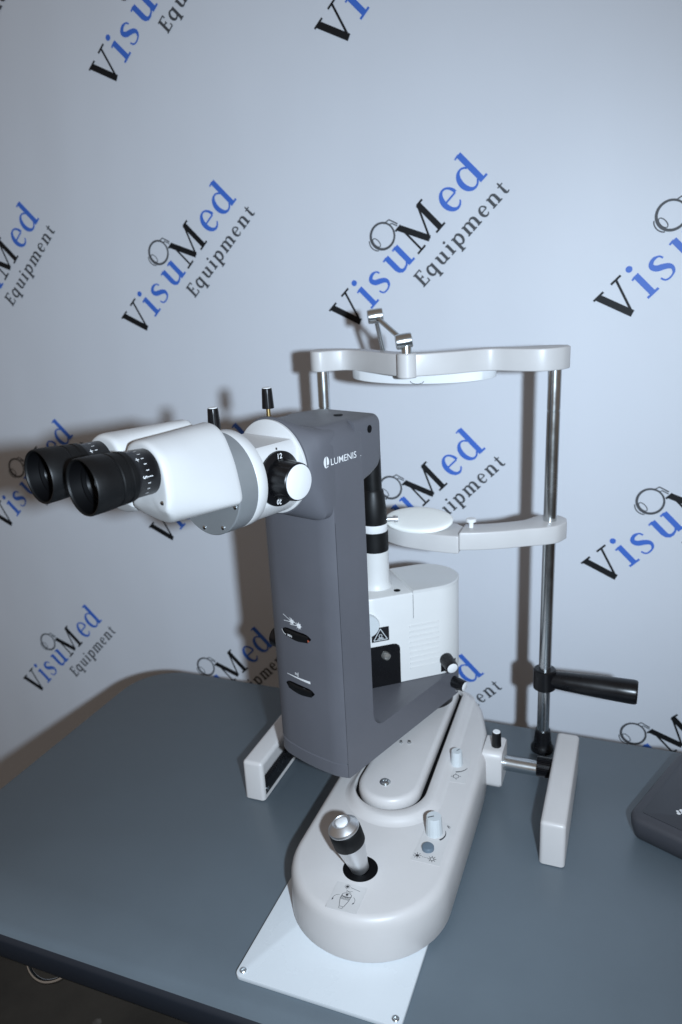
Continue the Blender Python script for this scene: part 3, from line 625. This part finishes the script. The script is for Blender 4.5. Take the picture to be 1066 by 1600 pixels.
# --- magnification changer drum
g = G(AF); g.lathe([(0.0470, 0.0), (0.0485, -0.0008), (0.0485, -0.0032), (0.0475, -0.0040)], (-0.0306, VC, HZ0), (1, 0, 0), n=72); dr = part(g, 'drum_flange', 'white_plastic', sl, sharp=50)
def clip_circle(t, R, vr, zt, N=96):
    s_ = []
    for k in range(N):
        a = 2*PI*k/N; v = R*math.cos(a); z_ = R*math.sin(a); v = max(-vr, min(vr, v)); z_ = min(zt, z_); s_.append((t, VC+v, HZ0+z_))
    return s_
g = G(AF); g.loft([clip_circle(-0.033, 0.0462, 0.0395, 0.032), clip_circle(-0.087, 0.0462, 0.0395, 0.032)]); drum = part(g, 'magnification_drum', 'white_plastic', sl, sharp=25)
g = G(AF); g.lathe([(0.0470, 0.002), (0.0478, 0.001), (0.0478, -0.0095), (0.0470, -0.0105)], (-0.0862, VC, HZ0), (1, 0, 0), n=72); part(g, 'drum_end_ring', 'white_plastic', drum, sharp=50)
# magnification dial and knob
KT, KV, KZ = -0.0625, VC+0.0396, 0.4605
g = G(AF); g.lathe([(0.0268, -0.0005), (0.0268, 0.0022), (0.0258, 0.0030)], (KT, KV, KZ), (0, 1, 0), n=56); dial = part(g, 'magnification_dial', 'black_plastic', sl, sharp=40)
secs = []
for hh, rr in ((0.002, 0.0198), (0.006, 0.0196), (0.022, 0.0186), (0.0255, 0.0182), (0.0265, 0.0172)):
    s_ = []
    for k in range(96):
        a = 2*PI*k/96; fl_ = 1-0.055*max(0, math.cos(a*12))**2 if hh < 0.023 else 1.0
        s_.append((KT+rr*fl_*math.cos(a), KV+hh, KZ+rr*fl_*math.sin(a)))
    secs.append(s_)
g = G(AF); g.loft(secs); part(g, 'fluted_knob', 'black_plastic', dial, sharp=35)
g = G(AF); g.lathe([(0.0168, 0.0258), (0.0168, 0.0270), (0.0160, 0.0274)], (KT, KV, KZ), (0, 1, 0), n=56); part(g, 'knob_cap', 'knob_white', dial, sharp=30)
dl = lambda p: AF((KT+p[0], KV+0.0032+p[2], KZ+p[1]))
g = G(dl); text_g(g, '12', 0.0072, 0.0, 0.0198, 0, 'CENTER', bold=0.0001); part(g, 'dial_number', 'print_white', dial, **FLAT)
def dl2(p):
    a = math.radians(168); return dl((p[0]*math.cos(a)-p[1]*math.sin(a), p[0]*math.sin(a)+p[1]*math.cos(a), p[2]))
g = G(dl2); text_g(g, '20', 0.0066, 0.0, 0.0200, 0, 'CENTER', bold=0.0001); part(g, 'dial_number', 'print_white', dial, **FLAT)
g = G(lambda p: AF((KT+p[0], KV+0.0004+p[2], KZ+p[1]))); g.ribbon([(-0.0003, 0.0280), (-0.0003, 0.0302)], 0.0016); part(g, 'index_mark', 'print_dark', drum, **FLAT)
# --- silver disc behind the prism housings
g = G(AF); g.lathe([(0.0462, 0.0), (0.0478, -0.0008), (0.0478, -0.0225), (0.0468, -0.0235), (0.0, -0.0235)], (-0.0966, VC, HZ0), (1, 0, 0), n=72, cap1=False); disc = part(g, 'rotation_disc', 'silver_paint', sl, sharp=40)
for a in (-62, -100, 200, -20):
    g = G(AF); g.lathe([(0.0020, 0.0), (0.0020, -0.0008), (0.0010, -0.0012)], (-0.1200, VC+0.0425*math.cos(math.radians(a)), HZ0+0.0425*math.sin(math.radians(a))), (1, 0, 0), n=14); part(g, 'screw', 'chrome', disc)
# small lever knobs on top
for (t, v, z0, z1, nm) in ((-0.0230, VC-0.009, 0.509, 0.5185, 'lock_lever'), (-0.0905, VC-0.014, 0.504, 0.5085, 'lock_lever')):
    g = G(AF); g.lathe([(0.0022, 0), (0.0022, z1-z0+0.002)], (t, v, z0), (0, 0, 1), n=16); pin = part(g, 'lever_pin', 'brass', sl)
    grip_knob(AF((t, v, z1)), (0, 0, 1), 0.0061, 0.0205, sl, 'lever_knob', taper=0.84, ribs=12)
# --- prism housings and eyepieces
EV, EZ = 0.0325, 0.498
secF = [(-0.0006, 0.4600), (-0.0100, 0.4535), (-0.0315, 0.4490), (-0.0490, 0.4575), (-0.0565, 0.4740), (-0.0565, 0.4960), (-0.0520, 0.5100), (-0.0420, 0.5190), (-0.0290, 0.5230), (-0.0110, 0.5190), (-0.0007, 0.5060)]
secB = [(-0.0006, 0.4560), (-0.0100, 0.4510), (-0.0320, 0.4475), (-0.0500, 0.4520), (-0.0522, 0.4610), (-0.0470, 0.4860), (-0.0400, 0.5040), (-0.0330, 0.5160), (-0.0230, 0.5225), (-0.0100, 0.5225), (-0.0007, 0.5120)]
for sgn, lab in ((1, 'R'), (-1, 'L')):
    def shp(sec, t, sh=0.0):
        cv = sum(p[0] for p in sec)/len(sec); cz = sum(p[1] for p in sec)/len(sec)
        pts = smooth_path([(VC-sgn*(p[0]+(cv-p[0])*sh), p[1]+(cz-p[1])*sh) for p in sec], 4)
        return [(t+(max(0, 0.467-b)*0.75 if t < -0.19 else 0), a, b) for a, b in pts]
    def mixs(f): return [(a[0]*(1-f)+b[0]*f, a[1]*(1-f)+b[1]*f) for a, b in zip(secF, secB)]
    g = G(AF); g.loft([shp(secF, -0.2036, 0.97), shp(secF, -0.2036, 0.75), shp(secF, -0.2036, 0.5), shp(secF, -0.2036, 0.3), shp(secF, -0.2036, 0.2), shp(secF, -0.2035, 0.12), shp(secF, -0.2032, 0.065), shp(secF, -0.2018, 0.022), shp(secF, -0.1990, 0.004), shp(secF, -0.1955, 0.0), shp(mixs(0.35), -0.170), shp(mixs(0.7), -0.145), shp(secB, -0.125), shp(secB, -0.1215, 0.03), shp(secB, -0.1200, 0.07)])
    hs = part(g, 'prism_housing', 'white_plastic', sl, sharp=50)
    if sgn > 0:
        g = G(AF); g.lathe([(0.0019, 0.0), (0.0019, -0.0010), (0.0009, -0.0013)], (-0.2030, VC+0.0490, 0.4735), (1, -0.6, 0), n=14); part(g, 'screw', 'chrome', hs)
    ev = VC+sgn*EV
    g = G(AF); g.lathe([(0.0185, 0.004), (0.0190, -0.001), (0.0190, -0.0180), (0.0198, -0.0190), (0.0198, -0.0265)], (-0.2025, ev, EZ), (1, 0, 0), n=56, cap1=True); ep = part(g, 'eyepiece', 'black_plastic', sl, sharp=40)
    g = G(AF); g.lathe([(0.0196, -0.0215), (0.0208, -0.0220), (0.0211, -0.0262), (0.0204, -0.0268), (0.0204, -0.0286), (0.0213, -0.0294), (0.0215, -0.0352), (0.0208, -0.0360), (0.0210, -0.0374), (0.0220, -0.0384), (0.0226, -0.0480), (0.0228, -0.0585), (0.0222, -0.0598), (0.0212, -0.0595), (0.0207, -0.0580)], (-0.2025, ev, EZ), (1, 0, 0), n=60, cap0=True, cap1=False); part(g, 'eyecup', 'black_rubber', ep, sharp=30)
    g = G(AF); g.lathe([(0.0208, -0.0584), (0.0200, -0.0535), (0.0188, -0.0492), (0.0176, -0.0488), (0.0172, -0.0460), (0.0160, -0.0456)], (-0.2025, ev, EZ), (1, 0, 0), n=60, cap0=False, cap1=False); part(g, 'eyecup_bore', 'black_matte', ep, sharp=30)
    g = G(AF); g.lathe([(0.0164, -0.0462), (0.0156, -0.0464), (0.0148, -0.0440), (0.0140, -0.0438), (0.0134, -0.0420), (0.0118, -0.0418)], (-0.2025, ev, EZ), (1, 0, 0), n=48, cap0=False, cap1=False); part(g, 'lens_ring', 'black_plastic', ep, sharp=30)
    g = G(AF); g.lathe([(0.0120, -0.0415), (0.0100, -0.0432), (0.0080, -0.0444), (0.0050, -0.0454), (0.0025, -0.0458), (0.0, -0.0459)], (-0.2025, ev, EZ), (1, 0, 0), n=40, cap0=False, cap1=False); part(g, 'eye_lens', 'glass', ep)
    # dioptre scale: wrapped on the ring; x = along t, y = angle
    def wrapf(p, ev=ev): a = p[1]/0.0190; return AF((-0.2025+p[0], ev+(0.01915+p[2])*math.cos(a), EZ+(0.01915+p[2])*math.sin(a)))
    g = G(wrapf)
    for k in range(-4, 7):
        y = 0.0006+0.0052*k; ln = 0.0050 if k == 0 else 0.0026
        g.ribbon([(-0.0135, y), (-0.0135+ln, y)], 0.0006)
    g.ribbon([(-0.0168, 0.0142), (-0.0168, 0.0178)], 0.0006); g.ribbon([(-0.0184, 0.0160), (-0.0152, 0.0160)], 0.0006, 0.0001)
    def wrap5(p): return wrapf((-0.0175+p[1]*1.0, 0.0020-p[0], p[2]))
    part(g, 'dioptre_scale', 'print_white', ep, **FLAT)
    g = G(wrap5); text_g(g, '5', 0.0052, 0, 0, 0, bold=0.0001); part(g, 'dioptre_number', 'print_white', ep, **FLAT)

# --- lamp house on the arm
E0 = Vector((-0.005, 0.0, 0)); EE = Vector((0.788, 0.6157, 0)); EN = Vector((-0.6157, 0.788, 0)); RL = 0.0427
def LF(p): return E0 + EE*p[0] + EN*p[1] + Vector((0, 0, p[2]))
ZL0, ZL1 = 0.131, 0.2550
rear = [(-0.0362, -RL)] + [(RL*math.sin(a), -RL*math.cos(a)) for a in [PI*k/30 for k in range(31)]] + [(-0.0362, RL)]
whole = [(-0.088, -RL)] + [(RL*math.sin(a), -RL*math.cos(a)) for a in [PI*k/30 for k in range(31)]] + [(-0.088, RL)] + [(-0.088-0.030*math.sin(a), RL*math.cos(a)) for a in [PI*k/16 for k in range(1, 16)]]
g = G(LF); g.loft([[(x, y, z) for x, y in inset(whole, d)] for d, z in ((0.0, ZL0-0.0005), (0.0, ZL1-0.0032), (0.0012, ZL1-0.0012), (0.003, ZL1-0.0004))]); lh = lf_ = part(g, 'lamp_house', 'lamp_white', sl, sharp=35)
g = G(LF); g.loft([[(x, y, z) for x, y in inset(rear, d)] for d, z in ((0.0008, ZL1-0.0030), (-0.0006, ZL1-0.0024), (-0.0006, ZL1+0.0002), (0.0010, ZL1+0.0014))]); part(g, 'lamp_lid', 'lamp_white', lh, sharp=35)
g = G(LF); g.box((-0.0367, -RL-0.00015, 0.2185), (-0.0361, -RL+0.001, ZL1-0.0034)); part(g, 'panel_gap', 'ink_line', lh)
g = G(LF); g.loft([[(x, y, z) for x, y in inset(whole, 0.002)] for z in (0.1285, ZL0)]); part(g, 'lamp_base_ring', 'black_plastic', lh)
# black recess panel, label, lamp
def LP(off): return lambda p: LF((p[0], -RL-off-p[2], p[1]))
pnl = [(-0.112, 0.1296), (-0.0562, 0.1296), (-0.0562, 0.181), (-0.0575, 0.1845), (-0.0610, 0.1872), (-0.066, 0.188), (-0.112, 0.188)]
g = G(LP(0)); g.loft([[(x, y, 0.0) for x, y in pnl], [(x, y, 0.0009) for x, y in pnl]]); part(g, 'black_panel', 'black_plastic', lf_, smooth=False)
g = G(LF); g.lathe([(0.0055, 0.0), (0.0055, 0.004), (0.0045, 0.0070), (0.0022, 0.0085)], (-0.0775, -RL-0.0008, 0.1745), (0.25, -1, 0), n=24); part(g, 'indicator_lens', 'lens_lamp', lf_)
lab = [(-0.0940, 0.1945), (-0.0705, 0.1945), (-0.0705, 0.2140), (-0.0940, 0.2140)]
g = G(LP(0.0)); g.loft([[(x, y, 0.0) for x, y in lab], [(x, y, 0.0004) for x, y in lab]]); wl = part(g, 'warning_label', 'ink_black', lf_, smooth=False)
g = G(LP(0.0006)); tri = [(-0.0915, 0.1966), (-0.0730, 0.1966), (-0.08225, 0.2122)]
for k in range(3): g.ribbon([tri[k], tri[(k+1) % 3]], 0.0010, 0.00003*k)
g.ribbon(arc(-0.08225, 0.2022, 0.0019, 0.0023, 0, 360, 16), 0.0008, 0.0002); g.ribbon([(-0.0866, 0.1986), (-0.0780, 0.1986)], 0.0010, 0.0003); g.ribbon([(-0.0850, 0.1999), (-0.0795, 0.1999)], 0.0006, 0.0004)
part(g, 'warning_symbol', 'knob_grey', wl, **FLAT)
g = G(LF); g.lathe([(0.0150, 0.0), (0.0150, 0.006), (0.0140, 0.0075)], (-0.0995, -RL+0.0005, 0.2205), (0, -1, 0), n=36); part(g, 'grey_disc_knob', 'knob_grey', lf_)
g = G(LF); g.lathe([(0.0042, 0), (0.0042, 0.0004)], (-0.0530, -0.030, ZL1), (0, 0, 1), n=24); part(g, 'screw_hole', 'black_matte', lf_)
# vent ribs
rib0 = None
for k in range(9):
    z = 0.1475+0.0075*k
    g = G(LF); o_ = rrect(-0.0430, z-0.0022, -0.0005, z+0.0022, 0.0020, 3); g.loft([[(x, -RL+0.0006-0.0, y) for x, y in o_], [(x, -RL-0.0009, y) for x, y in inset(o_, 0.0008)]]); part(g, 'vent_rib', 'lamp_white', lh)
g = G(LF); sb = []
for a in [math.radians(-16+2*k) for k in range(19)]: sb.append((RL+0.0006)*1.0 and ((RL+0.0006)*math.sin(a+0.30), -(RL+0.0006)*math.cos(a+0.30)))
g.loft([[(x, y, 0.1335) for x, y in sb], [(x, y, 0.1455) for x, y in sb]], False, False, closed=False); part(g, 'scale_band', 'black_plastic', lh, recalc=False)
kd = (LF((0.012, -1, 0))-LF((0, 0, 0))).normalized()
kp = LF((0.0085, -RL*0.97, 0.1510)); gk = grip_knob(kp, kd*1.0+Vector((0, 0, -0.18)), 0.0092, 0.0215, lh, 'lamp_knob', taper=0.93, cap=True)
grip_knob(AF((0.2230, -0.0040, 0.1130)), RV*1.0+Vector((0, 0, -0.10)), 0.0080, 0.0220, sl, 'arm_lock_knob', taper=0.93)
g = G(AF); g.lathe([(0.0048, 0), (0.0048, 0.004), (0.0035, 0.005)], (0.2330, -0.004, 0.0975), (0, 1, 0), n=18); part(g, 'lock_screw', 'chrome', sl)
g = G(AF); g.lathe([(0.0125, 0.0), (0.0135, 0.001), (0.0130, 0.018), (0.0115, 0.0195)], (0.018, -0.103, 0.2300), (0.1, -1, 0), n=32); part(g, 'brightness_knob', 'black_plastic', sl)
# --- illumination tower
TW = Vector((-0.0605, -0.0450, 0))
g = G(); g.lathe([(0.0215, ZL1-0.001), (0.0188, ZL1+0.003), (0.0180, ZL1+0.008), (0.0176, 0.3045)], TW, n=44, cap1=True); tw = part(g, 'illumination_tube', 'lamp_white', sl, sharp=60)
g = G(); g.lathe([(0.0172, 0.3040), (0.0180, 0.3050), (0.0180, 0.3302), (0.0170, 0.3310)], TW, n=44); part(g, 'focus_ring', 'black_rubber', tw)
g = G(); g.lathe([(0.0170, 0.3305), (0.0174, 0.3312), (0.0174, 0.3405), (0.0168, 0.3412)], TW, n=44); part(g, 'silver_ring', 'knob_white', tw)
g = G(); g.lathe([(0.0170, 0.3408), (0.0172, 0.3420), (0.0168, 0.3600), (0.0140, 0.3830), (0.0120, 0.3860), (0.0118, 0.4300), (0.0110, 0.4500)], TW, n=44); part(g, 'prism_tube', 'black_rubber', tw, sharp=30)
g = G(); g.lathe([(0.0030, 0), (0.0030, 0.010), (0.0045, 0.0105), (0.0045, 0.014)], TW+Vector((0.0165, 0.004, 0.345)), (1, 0.3, 0), n=16); part(g, 'side_pin', 'aluminium', tw)
